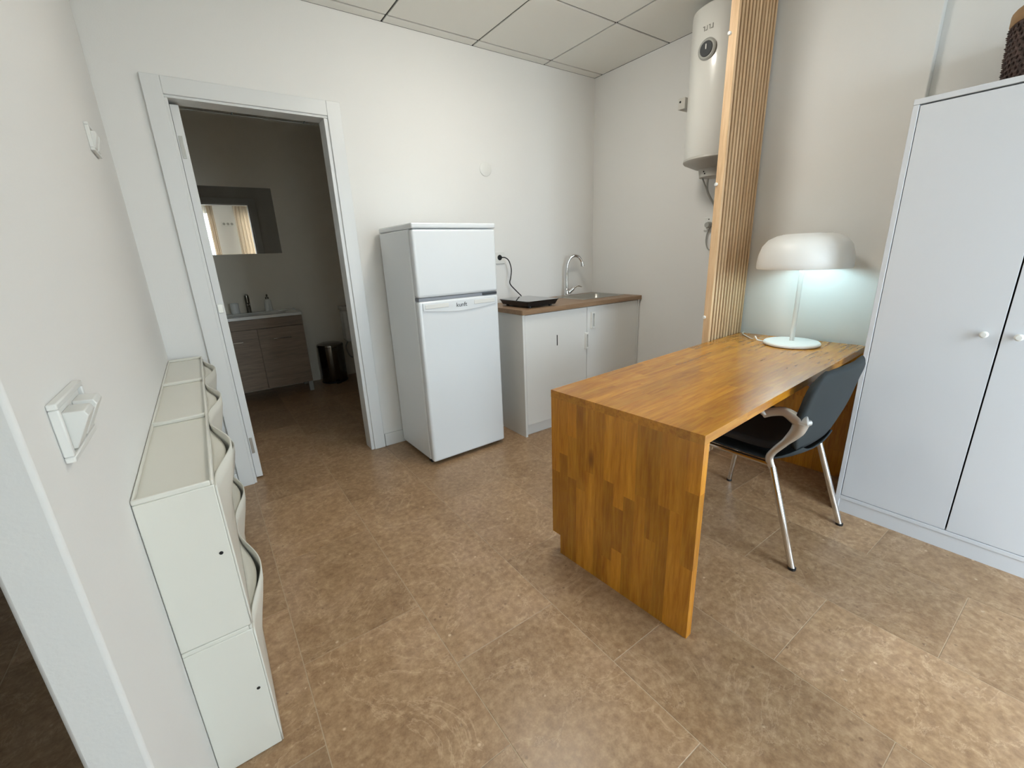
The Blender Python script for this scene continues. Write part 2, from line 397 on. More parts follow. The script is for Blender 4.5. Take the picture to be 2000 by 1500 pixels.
# bathroom door: casing, jambs, leaf opened into the bathroom
d = thing('door_1', 'white door frame with its leaf swung into the bathroom', 'door', (0, 0, 0)); del d['category']; d['kind'] = 'structure'
CW = .075
MB().box(.150, .150+CW, -.016, -.0005, 0, 2.105).build('casing', M['trim'], d, bevel=.003)
MB().box(1.028-CW, 1.028, -.016, -.0005, 0, 2.105).build('casing', M['trim'], d, bevel=.003)
MB().box(.150+CW, 1.028-CW, -.0155, -.0005, 2.105-CW, 2.105).build('casing', M['trim'], d, bevel=.003)
MB().box(.206, .238, -.006, .105, 0, 2.018).build('jamb', M['trim'], d, bevel=.002)
MB().box(.932, .964, -.006, .105, 0, 2.018).build('jamb', M['trim'], d, bevel=.002)
MB().box(.206, .964, -.006, .105, 2.0185, 2.049).build('jamb', M['trim'], d, bevel=.002)
MB().box(.150, .150+CW, .1005, .116, 0, 2.105).build('casing', M['trim'], d, bevel=.003)
MB().box(1.028-CW, 1.028, .1005, .116, 0, 2.105).build('casing', M['trim'], d, bevel=.003)
MB().box(.150+CW, 1.028-CW, .1005, .1155, 2.105-CW, 2.105).build('casing', M['trim'], d, bevel=.003)
lf = B(.240, .276, .045, .745, .012, 2.006).build('leaf', M['trim'], d, bevel=.002)
for z in (.22, 1.82):
    hb = B(.246, .262, .0425, .0455, z-.05, z+.05).build('hinge', M['steel'], lf, bevel=.001)
B(.244, .268, .043, .0455, 1.01, 1.055).build('latch_plate', M['steel'], lf, bevel=.001)
MB().cyl((.19, .68, 1.03), .009, .0495, 'x', 12).tube([(.19, .68, 1.03), (.19, .62, 1.03), (.19, .56, 1.03)], .009, 8).build('handle', M['chrome'], lf, smooth=True)

# ------------------------------------------------------------------ shoe cabinets: two rows of three
SW, SD, SH = .5625, .150, .401
def shoe_meshes():
    body = MB()
    t = .005; L = SW/2-.0006; A = .044
    # carcass with an open tray on top
    body.box(0, SD-.008, -L, L, 0, SH-.012)
    body.box(SD-.014, SD-.008, -L, L, SH-.012, SH).box(0, SD-.014, L-.008, L, SH-.012, SH).box(0, SD-.014, -L, -L+.008, SH-.012, SH).box(0, .005, -L+.008, L-.008, SH-.012, SH)
    flap = MB()
    def bulge(y, z):
        w = .5*(1+math.cos(2*PI*y/(SW*.88))) if abs(y) < SW*.44 else 0
        f = max(0, 1-(SH-.02-z)/.24)
        return A*w*(f*f*(3-2*f))
    nu, nv = 36, 10
    def outer(u, v):
        y = -L+2*L*u; z = .004+(SH-.022)*v
        return (SD-.004+bulge(y, z), y, z)
    flap.grid(outer, nu, nv)
    lip = MB()
    def ledge(u, v):
        y = -L*.8+2*L*.8*u
        return (SD-.0085+bulge(y, SH-.02)*.72*v, y, SH-.030-.006*v)
    lip.grid(ledge, 30, 3)
    return body.mesh('body'), flap.mesh('flap'), lip.mesh('inner_ledge')
sb, sf, sl = shoe_meshes()
pos = ['nearest the room', 'in the middle', 'nearest the door frame']
holes = {}
for row in range(2):
    for c in range(3):
        nm = thing('shoe_cabinet', 'slim cream plastic shoe cabinet, %s row, unit %s' % (('lower', 'upper')[row], pos[c]), 'shoe cabinet',
                   (XL+.001, -1.722+SW*(c+.5), .001+row*(SH+.001)), 0, 'slim shoe cabinets along the left partition')
        obj('body', sb, M['shoe'], nm, bevel=.0025)
        f = obj('flap', sf, M['shoe'], nm, smooth=True, solid=-.004); obj('inner_ledge', sl, M['shoe'], nm, smooth=True, solid=-.003)
        if c == 0:
            MB().cyl((.122, -SW/2-.0002, (.62-SH if row else .208)), .0042, .0012, 'y', 12).build('screw_hole', M['hole'], nm, label='small black hole')

# ------------------------------------------------------------------ switches on the left wall
def switch(name, label, y, z, w, h, proud):
    s = thing(name, label, 'light switch', (XL, y, z))
    fr = MB().box(0, .012, -w/2, w/2, -h/2, -h/2+.009).box(0, .012, -w/2, w/2, h/2-.009, h/2).box(0, .012, -w/2, -w/2+.009, -h/2+.009, h/2-.009).box(0, .012, w/2-.009, w/2, -h/2+.009, h/2-.009).box(0, .006, -w/2+.009, w/2-.009, -h/2+.009, h/2-.009)
    fr.build('frame', M['whiteplastic'], s, bevel=.002)
    kw = w*.29
    for q in (0, 1):
        y0 = -w/2+w*(.17+.42*q)
        MB().prism([(.0062, -h/2+.012), (.012, -h/2+.012), (.012+proud, h/2-.030), (.012+proud*.85, h/2-.022), (.0062, h/2-.020)], y0, y0+kw, 'y').build('rocker', M['whiteplastic'], s, bevel=.0015)
    return s
s1 = switch('light_switch', 'white double light switch low beside the wall end', -1.91, 1.040, .165, .088, .022)
s2 = switch('light_switch', 'white double light switch high on left wall near the corner', -.625, 1.685, .150, .085, .012)
for s in (s1, s2): pass

# ------------------------------------------------------------------ fridge
F = thing('fridge', 'white two-door fridge freezer standing beside the doorway', 'fridge', (1.166, -.512, 0), .024)
FW, FD, FH = .545, .478, 1.437
B(0, FW, .055, FD, .025, FH-.03).build('cabinet', M['fridge'], F, bevel=.008)
B(0, FW, -.002, FD, FH-.0295, FH).build('top_lid', M['fridge'], F, bevel=.008, seg=3)
B(0, FW, 0, .050, 1.036, FH-.031).build('freezer_door', M['fridge'], F, bevel=.016, seg=4)
ld = B(0, FW, 0, .050, .022, 1.018).build('fridge_door', M['fridge'], F, bevel=.016, seg=4)
B(.006, FW-.006, .008, .055, 1.0185, 1.0355).build('door_gap', M['fridgeseal'], F)
B(.012, FW-.012, .06, .10, .001, .024).build('plinth', M['black'], F)
for x in (.04, FW-.04):
    for y in (.08, FD-.06): MB().cyl((x, y, .0), .018, .025, 'z', 12).build('foot', M['black'], F)
# curved handle band on the lower door
poly = [(.022, 1.007)] + [(.022+(FW-.044)*i/16, .965-.022*math.sin(PI*i/16)) for i in range(17)] + [(FW-.022, 1.007)]
hbnd = MB().prism(poly, -.006, .002, 'y').build('handle_band', M['fridge'], F, bevel=.002)
for x0, x1 in ((.035, .185), (FW-.185, FW-.035)):
    B(x0, x1, -.0085, -.0055, .974, .998).build('grip_recess', M['whiteplastic'], hbnd, bevel=.002)
B(FW-.115, FW-.01, .002, .012, 1.021, 1.033).build('hinge', M['ink'], F, label='dark hinge between the doors')
lg = obj('logo', text_mesh('logo', 'kunft', .036), M['ink'], hbnd, label='kunft logo'); lg.location = (FW*.5, -.0065, .979); lg.rotation_euler = (PI/2, 0, 0)

# ------------------------------------------------------------------ kitchen unit
K = thing('kitchen_cabinet', 'white kitchen base cabinet with two doors under the worktop', 'cabinet', (1.868, -.535, 0))
KW, KD, KH = 3.043-1.868, .515, .868
B(0, .018, 0, KD, 0, KH).build('side_panel', M['mel'], K, bevel=.001)
B(KW-.018, KW, 0, KD, 0, KH).build('side_panel', M['mel'], K, bevel=.001)
B(.018, KW-.018, .022, KD, .08, .098).build('bottom_panel', M['mel'], K)
B(.018, KW-.018, KD-.012, KD, .098, KH-.12).build('back_panel', M['mel'], K)
B(.018, KW-.018, .03, .046, .001, .079).build('plinth', M['mel'], K)
for i, (x0, x1) in enumerate(((.020, .590), (.594, KW-.020))):
    dr = B(x0, x1, .0015, .0185, .085, KH-.004).build('door', M['mel'], K, bevel=.0015)
    hxp, hz = ((.578, .619), (.640, .765))[i]
    hw = .013 if i == 0 else .016
    MB().box(hxp-hw, hxp-hw+.006, -.022, .001, hz-.060, hz+.060).box(hxp+hw-.006, hxp+hw, -.022, .001, hz-.060, hz+.060).box(hxp-hw+.006, hxp+hw-.006, -.022, .001, hz-.060, hz-.048).box(hxp-hw+.006, hxp+hw-.006, -.022, .001, hz+.048, hz+.060).build('handle', M['whiteplastic'], dr, bevel=.002)
    if i == 0: B(.296, .303, -.0003, .002, .623, .698).build('slot', M['hole'], dr, label='dark vertical slot')
# worktop with the sink cut out
SX0, SX1, SY0, SY1 = 2.560, 2.985, -.400, -.110
wt = MB(); wx0, wx1, wy0, wy1, wz0, wz1 = 1.858, 3.046, -.552, -.016, .870, .900
wt.box(wx0, SX0, wy0, wy1, wz0, wz1).box(SX1, wx1, wy0, wy1, wz0, wz1).box(SX0, SX1, wy0, SY0, wz0, wz1).box(SX0, SX1, SY1, wy1, wz0, wz1)
tag(wt.build('worktop', M['worktop']), 'thin brown wood-look kitchen worktop on the white cabinet', 'worktop')
# sink
S = thing('kitchen_sink', 'stainless steel sink set into the brown worktop', 'sink', ((SX0+SX1)/2, (SY0+SY1)/2, .900))
a, b = (SX1-SX0)/2, (SY1-SY0)/2
def rr(ax, by, r, n=6):
    out = []
    for cx, cy, t0 in ((ax-r, by-r, 0), (-ax+r, by-r, PI/2), (-ax+r, -by+r, PI), (ax-r, -by+r, 1.5*PI)):
        out += [(cx+r*math.cos(t0+PI/2*i/n), cy+r*math.sin(t0+PI/2*i/n)) for i in range(n+1)]
    return out
rings = [(rr(a+.022, b+.022, .03), .0015), (rr(a+.020, b+.020, .03), .005), (rr(a-.002, b-.002, .05), .004), (rr(a-.008, b-.008, .05), -.004), (rr(a-.03, b-.03, .05), -.13), (rr(.03, .03, .03), -.138)]
mb = MB(); n = len(rings[0][0])
vs = [(x, y, z) for ring, z in rings for x, y in ring]
mb.add(vs, [(r*n+q, r*n+(q+1) % n, (r+1)*n+(q+1) % n, (r+1)*n+q) for r in range(len(rings)-1) for q in range(n)]+[tuple((len(rings)-1)*n+q for q in range(n))])
mb.build('bowl', M['steel'], S, smooth=True)
MB().lathe([(0, -.1375), (.032, -.1375), (.028, -.134), (0, -.1345)], (0,0,0), 20).build('drain', M['chrome'], S, smooth=True)
# tap: gooseneck
T = thing('kitchen_tap', 'tall chrome gooseneck tap behind the kitchen sink', 'tap', (2.690, -.062, .900))
MB().lathe([(0,0), (.026,0), (.026,.006), (.021,.012), (.021,.055), (.016,.062), (0,.062)], (0,0,0), 20).build('base', M['chrome'], T, smooth=True)
MB().tube([(0,0,.05), (0,0,.15), (.0,-.003,.22), (.014,-.010,.285), (.050,-.028,.320), (.092,-.048,.310), (.118,-.060,.262)], .0115, 12).build('spout', M['chrome'], T, smooth=True)
MB().tube([(.1165,-.0595,.272), (.123,-.0625,.236)], .0160, 12, smooth=False).build('nozzle', M['chrome'], T, smooth=True)
MB().tube([(.012,-.012,.030), (.045,-.032,.060)], [.018, .016], 12, smooth=False).tube([(.042,-.030,.058), (.075,-.052,.078), (.105,-.072,.068)], [.009, .006, .004], 8).build('lever', M['chrome'], T, smooth=True)
# portable hob with cord and plug
Hb = thing('induction_hob', 'black glass portable hob on the left end of the worktop', 'hob', (2.075, -.335, .9005))
poly = rr(.140, .178, .025)
MB().prism(poly, .040, .047, 'z').build('glass_top', M['glassblack'], Hb, bevel=.002)
mb = MB(); n = len(poly); lo = rr(.126, .164, .03)
mb.add([(x, y, .012) for x, y in lo]+[(x, y, .0395) for x, y in rr(.136, .174, .025)], [tuple(range(n)), tuple(range(2*n-1, n-1, -1))]+[(q, (q+1) % n, (q+1) % n+n, q+n) for q in range(n)])
mb.build('housing', M['black'], Hb, smooth=True)
MB().prism(rr(.1415, .1795, .026), .0395, .0425, 'z').build('rim', M['steel'], Hb)
for x in (-.09, .09):
    for y in (-.13, .13): MB().cyl((x, y, 0), .012, .0125, 'z', 12).build('foot', M['black'], Hb)
# plug and cord run from the housing to the wall outlet (local coordinates)
ox, oy, oz = 2.075, -.335, .9005
pt = lambda x, y, z: (x-ox, y-oy, z-oz)
MB().tube([pt(2.062, -.043, 1.233), pt(2.080, -.062, 1.230), pt(2.108, -.066, 1.205), pt(2.130, -.060, 1.145), pt(2.122, -.060, 1.085), pt(2.112, -.062, 1.040), pt(2.160, -.070, .985), pt(2.195, -.085, .945), pt(2.165, -.13, .935), pt(2.14, -.18, .930)], .0042, 8).build('power_cord', M['black'], Hb, smooth=True)
MB().lathe([(0,0), (.020,0), (.020,.018), (.014,.030), (0,.032)], pt(2.062, -.0135, 1.233), 18, 'y').build('plug', M['black'], Hb, smooth=True)
for v in Hb.children[-1].data.vertices: v.co.y = 2*(-.0135-oy)-v.co.y      # plug points into the room
tag(MB().box(2.022, 2.106, -.012, -.0005, 1.188, 1.272).build('wall_outlet', M['whiteplastic'], bevel=.003), 'white power outlet behind the fridge with black plug', 'power outlet')
cv = thing('round_wall_cover', 'round white blanking cover above the fridge', 'wall cover', (1.982, 0, 1.832))
MB().lathe([(0,-.008), (.040,-.008), (.047,-.005), (.047,-.0005)], (0,0,0), 32, 'y').build('disc', M['whiteplastic'], cv, smooth=True)

# ------------------------------------------------------------------ water heater
WHt = thing('water_heater', 'tall white cylindrical water heater in the kitchen corner', 'water heater', (2.862, -1.19, 1.700))
r = .178
MB().lathe([(r*.97,.045), (r,.055), (r,.775), (r*.985,.79), (r*.9,.80), (0,.805)], (0,0,0), 48).build('tank', M['heater'], WHt, smooth=True)
MB().lathe([(r*1.005,.058), (r*1.02,.046), (r*.98,.036), (r*.62,.006), (r*.5,.0), (r*.46,-.045), (0,-.048)], (0,0,0), 48).build('bottom_cap', M['heatercap'], WHt, smooth=True)
ang = PI+.05
dl = MB().lathe([(0,.010), (.045,.010), (.052,.004), (.052,0)], (0,0,0), 32, 'x').build('dial_ring', M['greyplastic'], WHt, smooth=True)
dl.location = (-r+.001, -.005, .578); dl.rotation_euler = (0, 0, PI)
dk = MB().lathe([(0,.014), (.035,.014), (.037,.010)], (0,0,0), 28, 'x').build('dial', M['ink'], dl, smooth=True)
B(.0142, .0155, -.003, .003, -.002, .022).build('dial_mark', M['whiteplastic'], dl)
# pale maker's mark, too small to read in the photograph
mk = MB()
for q, w_ in enumerate((.012, .009, .012, .010)):
    y0 = -.030+q*.016
    mk.box(-r-.0008, -r+.004, y0, y0+.0035, .668, .690)
    mk.box(-r-.0008, -r+.004, y0+.0035, y0+w_, .686 if q % 2 else .668, .690 if q % 2 else .672)
mk.build('maker_mark', M['greyink'], WHt)
B(-.115, .187, .155, .200, .345, .405).build('wall_bracket', M['heatercap'], WHt, bevel=.003)
MB().cyl((-.1165, .186, .385), .006, .003, 'x', 10).build('bracket_hole', M['hole'], WHt)
for y in (-.05, .05):
    MB().tube([(.02, y, -.04), (.03, y, -.12), (.10, y-.02, -.20), (.175, y-.03, -.22)], .007, 8).build('hose', M['steel'], WHt, smooth=True)
for y, z in ((.045, -.018), (.038, -.030)): MB().cyl((-.0895+.002, y-.03, z), .004, .003, 'x', 8).build('indicator', M['hole'], WHt)
MB().tube([(-.03, .055, -.045), (.02, .04, -.13), (.08, .02, -.22), (.14, .03, -.30), (.170, .10, -.33), (.172, .12, -.40), (.172, .10, -.465), (.172, .04, -.475)], .0042, 8).build('power_cord', M['greyplastic'], WHt, smooth=True)
wo = thing('wall_outlet', 'white power outlet with plug below the water heater', 'power outlet', (XR-.0005, -1.085, 1.395))
B(-.012, 0, -.042, .042, -.042, .042).build('plate', M['whiteplastic'], wo, bevel=.003)
MB().lathe([(0,-.05), (.016,-.048), (.020,-.035), (.020,-.0125)], (0,0,-.006), 16, 'x').build('plug', M['greyplastic'], wo, smooth=True)
MB().cyl((-.0140, .008, .030), .004, .002, 'x', 8).build('lamp_eye', M['hole'], wo)

# ------------------------------------------------------------------ slatted screen behind the desk
SCR = thing('slatted_screen', 'floor-to-ceiling pine slat screen between desk and kitchen', 'screen', (2.484, -1.474, 0), .055)
SL = .412; HS = H-.004
B(0, SL, .024, .038, 0, HS).build('backing', M['slatback'], SCR)
sm = B(-.0092, .0092, -.0118, .0118, 0, HS).mesh('slat'); sm.materials.append(M['slat'])
NS = 12; pitch = .034
B(-.003, .0005, .0, .0385, 0, HS).build('edge_board', M['slat'], SCR, label='smooth pine edge board')
for q in range(NS):
    o = obj('slat', sm, M['slat'], SCR); o.location = (.0095+q*pitch, .0125, 0)
for z in (.87, 1.56, 2.22):
    MB().lathe([(0,-.010), (.007,-.009), (.009,-.004), (.009,0)], (-.003, .034, z), 12, 'x').build('fixing_cap', M['whiteplastic'], SCR, smooth=True)

# ------------------------------------------------------------------ desk of glued staves
DK = thing('desk', 'honey-coloured glued pine desk with solid panel ends', 'desk', (1.2338, -1.5639, 0), .0654)
DL, DW, DH, DT = 1.618, .631, .737, .030
stv = {}
def stave(parent, L, w, t, loc, rot, m='stave'):
    key = (round(L, 3), round(w, 4), round(t, 4), m)
    if key not in stv:
        mb = B(-L/2, L/2, -w/2, w/2, -t/2, t/2)
        stv[key] = mb.mesh('stave'); stv[key].materials.append(M[m])
    o = bpy.data.objects.new('stave', stv[key]); COL.objects.link(o); o.parent = parent; o.location = loc; o.rotation_euler = rot
    return o
def lengths(total, lo, hi):
    out = []; rest = total
    first = round(random.uniform(.12, hi)/.03)*.03
    out.append(min(first, rest)); rest -= out[-1]
    while rest > 1e-6:
        l = round(random.uniform(lo, hi)/.03)*.03
        if rest-l < .09: l = rest
        out.append(l); rest -= l
    return out
tp = bpy.data.objects.new('tabletop', None); COL.objects.link(tp); tp.parent = DK
NR = 14; sw = DW/NR
for i in range(NR):
    x = 0
    for L in lengths(DL, .24, .57):
        stave(tp, L, sw, DT, (x+L/2, -(i+.5)*sw, DH-DT/2), (0,0,0), 'stavetop'); x += L
for px, nm in ((0.001, 'end_panel'), (DL-DT-.001, 'end_panel')):
    pn = bpy.data.objects.new(nm, None); COL.objects.link(pn); pn.parent = DK
    hgt = DH-DT-.0005
    for i in range(NR):
        zlo = .09 if i == 0 else .0
        z = zlo
        for L in lengths(hgt-zlo, .15, .51):
            stave(pn, L, sw, DT, (px+DT/2, -(i+.5)*sw, z+L/2), (0, -PI/2, 0)); z += L

# ------------------------------------------------------------------ lamp
LP = thing('table_lamp', 'white mushroom-shaped table lamp, lit, at the desk end', 'lamp', (2.683, -1.822, DH+.0005))
MB().lathe([(0,0), (.120,0), (.130,.004), (.131,.012), (.126,.018), (.02,.022), (0,.022)], (0,0,0), 48).build('base', M['lamp'], LP, smooth=True)
MB().lathe([(.011,.020), (.011,.400), (.010,.404), (0,.404)], (0,0,0), 20).build('stem', M['lamp'], LP, smooth=True)
out = [(.203,.392), (.206,.398), (.207,.42), (.203,.46), (.190,.502), (.165,.533), (.128,.551), (.105,.5555), (.104,.558)]
inn = [(.100,.556), (.103,.551), (.126,.546), (.162,.528), (.186,.499), (.199,.459), (.203,.42), (.201,.398), (.203,.392)]
MB().lathe(out+inn, (0,0,0), 64).build('shade', M['lamp'], LP, smooth=True)
mb = MB().cyl((0,0,.545), .1005, .004, 'z', 40)
mb.build('diffuser_disc', M['lamp'], LP, smooth=True)
MB().lathe([(0,.405), (.025,.411), (.043,.430), (.050,.455), (.043,.480), (.020,.505), (.016,.53), (0,.53)], (0,0,0), 20).build('bulb', M['bulb'], LP, smooth=True)
MB().cyl((0,-.012,.0), .006, .003, 'z', 8)
MB().cyl((.0105, 0, .36), .005, .012, 'x', 10).build('switch', M['lamp'], LP, smooth=True)
lx, ly = 2.683, -1.822
MB().tube([(-.06, .115, .010), (-.075, .14, .018), (-.05, .165, .030), (-.02, .19, .008), (.05, .26, .004), (.115, .318, .004), (.17, .338, .003)], .0032, 8).build('power_cord', M['lamp'], LP, smooth=True)
for k in range(3):
    l = bpy.data.lights.new('bulb_light', 'POINT') if k == 0 else None
    if l:
        l.energy = 4.0; l.color = (.47, .83, 1.0); l.shadow_soft_size = .06
        o = bpy.data.objects.new('bulb_light', l); COL.objects.link(o); o.parent = LP; o.location = (.0, 0, .470)

# ------------------------------------------------------------------ chair (faces the desk)
C = thing('chair', 'charcoal upholstered armchair with chrome legs tucked under the desk', 'chair', (2.135, -1.995, 0), 0)
def seat_fn(u, v):
    x = (u-.5)*2; y = .235-.43*v                       # front to back
    w = .222*(1-.10*max(0, (v-.55)/.45)**2)
    z = .452+.012*abs(x)**2.4 - .022*max(0, 1-v/.22)**2 + .055*max(0, (v-.72)/.28)**2
    # rounded corners
    e = max(0, (v-.8)/.2); w *= math.sqrt(max(.05, 1-.55*e*e)); f = max(0, (.12-v)/.12); w *= math.sqrt(1-.18*f*f)
    return (x*w, y, z)
MB().grid(seat_fn, 20, 20).build('seat', M['seatblack'], C, smooth=True, solid=.030, label='black upholstered seat')
def shell_fn(u, v):
    p = seat_fn(u, v); x = (u-.5)*2
    return (p[0]*1.012, p[1], p[2]-.034-.018*(1-abs(x)**3)-.004)
MB().grid(shell_fn, 20, 20).build('seat_shell', M['fabric'], C, smooth=True, solid=-.006)
def back_fn(u, v):
    x = (u-.5)*2
    w = .155+.085*math.sin(min(1, v/.45)*PI/2)
    t = max(0, (v-.80)/.20); w *= math.sqrt(max(.02, 1-.50*t*t))
    z = .475+.335*v; y = -.170-.085*v+.030*abs(x)**2.2*(.35+.65*v)
    z -= .018*max(0, v-.7)/.3*abs(x)**3
    return (x*w, y, z)
MB().grid(back_fn, 22, 20).build('backrest', M['fabric'], C, smooth=True, solid=.024)
def leg_tube(pts, r): return MB().tube(pts, r, 12)
for s in (-1, 1):
    RY = -.228 if s < 0 else -.196
    l = MB().tube([(s*.238, -.262, .004), (s*.2165, -.128, .395)], [.0125, .0125], 14, smooth=False)
    lg_ = l.build('leg', M['chrome'], C, smooth=True, label='slanting chrome rear leg')
    MB().lathe([(0,0), (.0145,0), (.0145,.010), (0,.012)], (s*.238, -.262, 0), 14).build('foot_cap', M['black'], lg_, smooth=True)
    l = MB().tube([(s*.243, .262, .004), (s*.213, .205, .405)], [.0115, .0115], 14, smooth=False)
    lg_ = l.build('leg', M['chrome'], C, smooth=True, label='chrome front leg')
    MB().lathe([(0,0), (.0135,0), (.0135,.010), (0,.012)], (s*.243, .262, 0), 14).build('foot_cap', M['black'], lg_, smooth=True)
    # cast arm: knee below the seat, sweeps back up, flares and runs forward
    ar = MB().tube([(s*.2165, -.130, .385), (s*.2165, -.112, .425), (s*.220, -.125, .462), (s*.224, -.165, .520), (s*.227, RY+.030, .575), (s*.228, RY+.022, .612)],
                   [.0135, .0155, .0130, .0145, .024, .030], 12, flat=((1,0,0), .62))
    ar.tube([(s*.226, RY, .622), (s*.229, RY+.028, .618), (s*.232, -.150, .640), (s*.234, -.105, .628), (s*.236, -.075, .610)], [.020, .026, .019, .017, .015], 12, flat=((1,0,0), .7))
    ar.tube([(s*.236, -.085, .612), (s*.238, -.04, .640), (s*.238, .03, .652), (s*.235, .10, .648)], [.015, .018, .019, .012], 12, flat=((0,0,1), .55))
    ar.build('armrest', M['alu'], C, smooth=True, label='cast aluminium armrest')
    MB().tube([(s*.214, -.122, .402), (s*.214, .04, .400), (s*.212, .205, .400)], .010, 10).build('side_rail', M['chrome'], C, smooth=True)
    MB().tube([(s*.222, RY+.01, .612), (s*.200, RY+.004, .610)], .012, 10, smooth=False).build('back_mount', M['alu'], C, smooth=True)
MB().tube([(-.213, .19, .398), (.213, .19, .398)], .009, 10, smooth=False).build('cross_bar', M['chrome'], C, smooth=True)

# ------------------------------------------------------------------ wardrobe
Wd = thing('wardrobe', 'tall white two-door wardrobe beside the desk', 'wardrobe', (2.4965, -2.188, 0), .020)
WW, WD, WHh = .79, .418, 1.748
B(0, WD, -.019, 0, 0, WHh-.020).build('side_panel', M['ward'], Wd, bevel=.0015)
B(0, WD, -WW, -WW+.019, 0, WHh-.020).build('side_panel', M['ward'], Wd, bevel=.0015)
B(-.001, WD, -WW, 0, WHh-.0195, WHh).build('top_panel', M['ward'], Wd, bevel=.0015)
B(WD-.006, WD, -WW+.019, -.019, .08, WHh-.02).build('back_panel', M['ward'], Wd)
B(.000, WD-.006, -WW+.0195, -.0195, .068, .086).build('bottom_panel', M['ward'], Wd, bevel=.001)
B(.004, .020, -WW+.0195, -.0195, 0, .0675).build('plinth', M['ward'], Wd)
mid = -.3845-.0005
for i, (y0, y1) in enumerate(((mid+.0025, -.0215), (-WW+.0215, mid-.0025))):
    dr = B(.001, .018, y0, y1, .0885, WHh-.0245).build('door', M['ward'], Wd, bevel=.001)
    ky = (mid+.042, mid-.044)[i]
    kb = MB().lathe([(0,-.026), (.008,-.0255), (.0125,-.021), (.0125,-.015), (.006,-.009), (.005,.001)], (.001, ky, .905), 20, 'x').build('knob', M['whiteplastic'], dr, smooth=True)
B(.019, .030, mid-.02, mid+.02, .09, WHh-.03).build('door_stop', M['hole'], Wd)  # near-black strip behind the door gap, shade put into its colour
# basket on top
BK = thing('basket', 'dark woven basket with tan rim on the wardrobe', 'basket', (2.690, -2.545, WHh+.0005))
MB().lathe([(0,0), (.158,0), (.163,.01), (.170,.10), (.174,.19), (.168,.19), (.163,.10), (.155,.012), (0,.012)], (0,0,0), 40).build('body', M['basket'], BK, smooth=True)
MB().lathe([(.176,.186), (.180,.192), (.180,.222), (.176,.228), (.168,.228), (.165,.222), (.165,.192), (.168,.186), (.176,.186)], (0,0,0), 40).build('rim', M['rim'], BK, smooth=True)
wv = MB()
random.seed(3)
for ring in range(11):
    z = .012+ring*.0165; rad = .163+.011*min(1, z/.19)
    for k in range(44):
        t = 2*PI*(k+.5*(ring % 2))/44
        x, y = rad*math.cos(t), rad*math.sin(t); c = .0105*random.uniform(.75, 1.1)
        wv.add([(x+c, y, z), (x-c, y, z), (x, y+c, z), (x, y-c, z), (x, y, z+c*.8), (x, y, z-c*.8)], [(0,2,4), (2,1,4), (1,3,4), (3,0,4), (2,0,5), (1,2,5), (3,1,5), (0,3,5)])
w_ = wv.build('weave', M['basket'], BK, smooth=True); w_['kind'] = 'stuff'

# ------------------------------------------------------------------ bathroom
V = thing('bathroom_vanity', 'grey oak vanity unit with two doors in the bathroom', 'vanity', (.545, 1.835, 0))
vw = .40
B(-vw, vw, .018, .36, .10, .770).build('body', M['oak'], V)
B(-vw, vw, 0, .0175, .682, .768).build('fascia', M['oak'], V, bevel=.001)
for i, (x0, x1) in enumerate(((-vw, -.001), (.001, vw))):
    dr = B(x0, x1, 0, .0175, .100, .676).build('door', M['oak'], V, bevel=.001)
    cx = -.205 if i == 0 else .198
    MB().tube([(cx-.075, -.022, .572), (cx+.075, -.022, .572)], .005, 8, smooth=False).box(cx-.065, cx-.058, -.022, .001, .569, .575).box(cx+.058, cx+.065, -.022, .001, .569, .575).build('handle', M['chrome'], dr, smooth=True)
for x in (-vw+.02, vw-.02):
    for y in (.025, .33): B(x-.02, x+.02, y-.018, y+.018, 0, .0995).build('leg', M['greyplastic'], V, bevel=.002)
bs = MB().box(-vw-.005, vw+.005, -.010, .06, .771, .800).box(-vw-.005, vw+.005, .27, .383, .771, .806).box(-vw-.005, -.28, .06, .27, .771, .800).box(.28, vw+.005, .06, .27, .771, .800)
bs = bs.build('washbasin', M['ceramic'], V, bevel=.004)
mb = MB(); q0 = rr(.28, .105, .05); q1 = rr(.22, .07, .05); n = len(q0)
mb.add([(x, y+.165, .7985) for x, y in q0]+[(x, y+.165, .7725) for x, y in q1], [(q, (q+1) % n, (q+1) % n+n, q+n) for q in range(n)]+[tuple(n+q for q in range(n))])
mb.build('basin_bowl', M['ceramic'], bs, smooth=True)
tpb = thing('basin_tap', 'chrome mixer tap on the bathroom washbasin', 'tap', (.540, 2.150, .8065))
MB().lathe([(0,0), (.024,0), (.024,.004), (.020,.010), (.020,.10), (.022,.125), (.020,.165), (0,.168)], (0,0,0), 20).build('body', M['darksteel'], tpb, smooth=True)
MB().tube([(0,0,.085), (0,-.06,.080), (0,-.105,.070)], [.014,.012,.011], 12).build('spout', M['darksteel'], tpb, smooth=True)
MB().box(-.010, .010, -.055, .015, .168, .178).build('lever', M['darksteel'], tpb, bevel=.003)
cup = thing('bathroom_cup', 'white tumbler left of the basin tap', 'cup', (.425, 2.150, .8065))
MB().lathe([(0,0), (.032,0), (.036,.004), (.037,.10), (.034,.10), (.033,.008), (0,.008)], (0,0,0), 24).build('tumbler', M['ceramic'], cup, smooth=True)
sp = thing('soap_dispenser', 'white soap dispenser with dark pump beside basin tap', 'soap dispenser', (.712, 2.150, .8065))
MB().lathe([(0,0), (.034,0), (.037,.006), (.030,.10), (.014,.118), (0,.118)], (0,0,0), 24).build('bottle', M['ceramic'], sp, smooth=True)
MB().lathe([(.016,.116), (.016,.134), (.006,.138), (.006,.158), (0,.158)], (0,0,0), 16).tube([(0,0,.156), (0,-.022,.160), (0,-.045,.152)], .006, 8).build('pump', M['darksteel'], sp, smooth=True)
mir = thing('bathroom_mirror', 'frameless mirror above the washbasin reflecting the window', 'mirror', (.570, YB, 1.355))
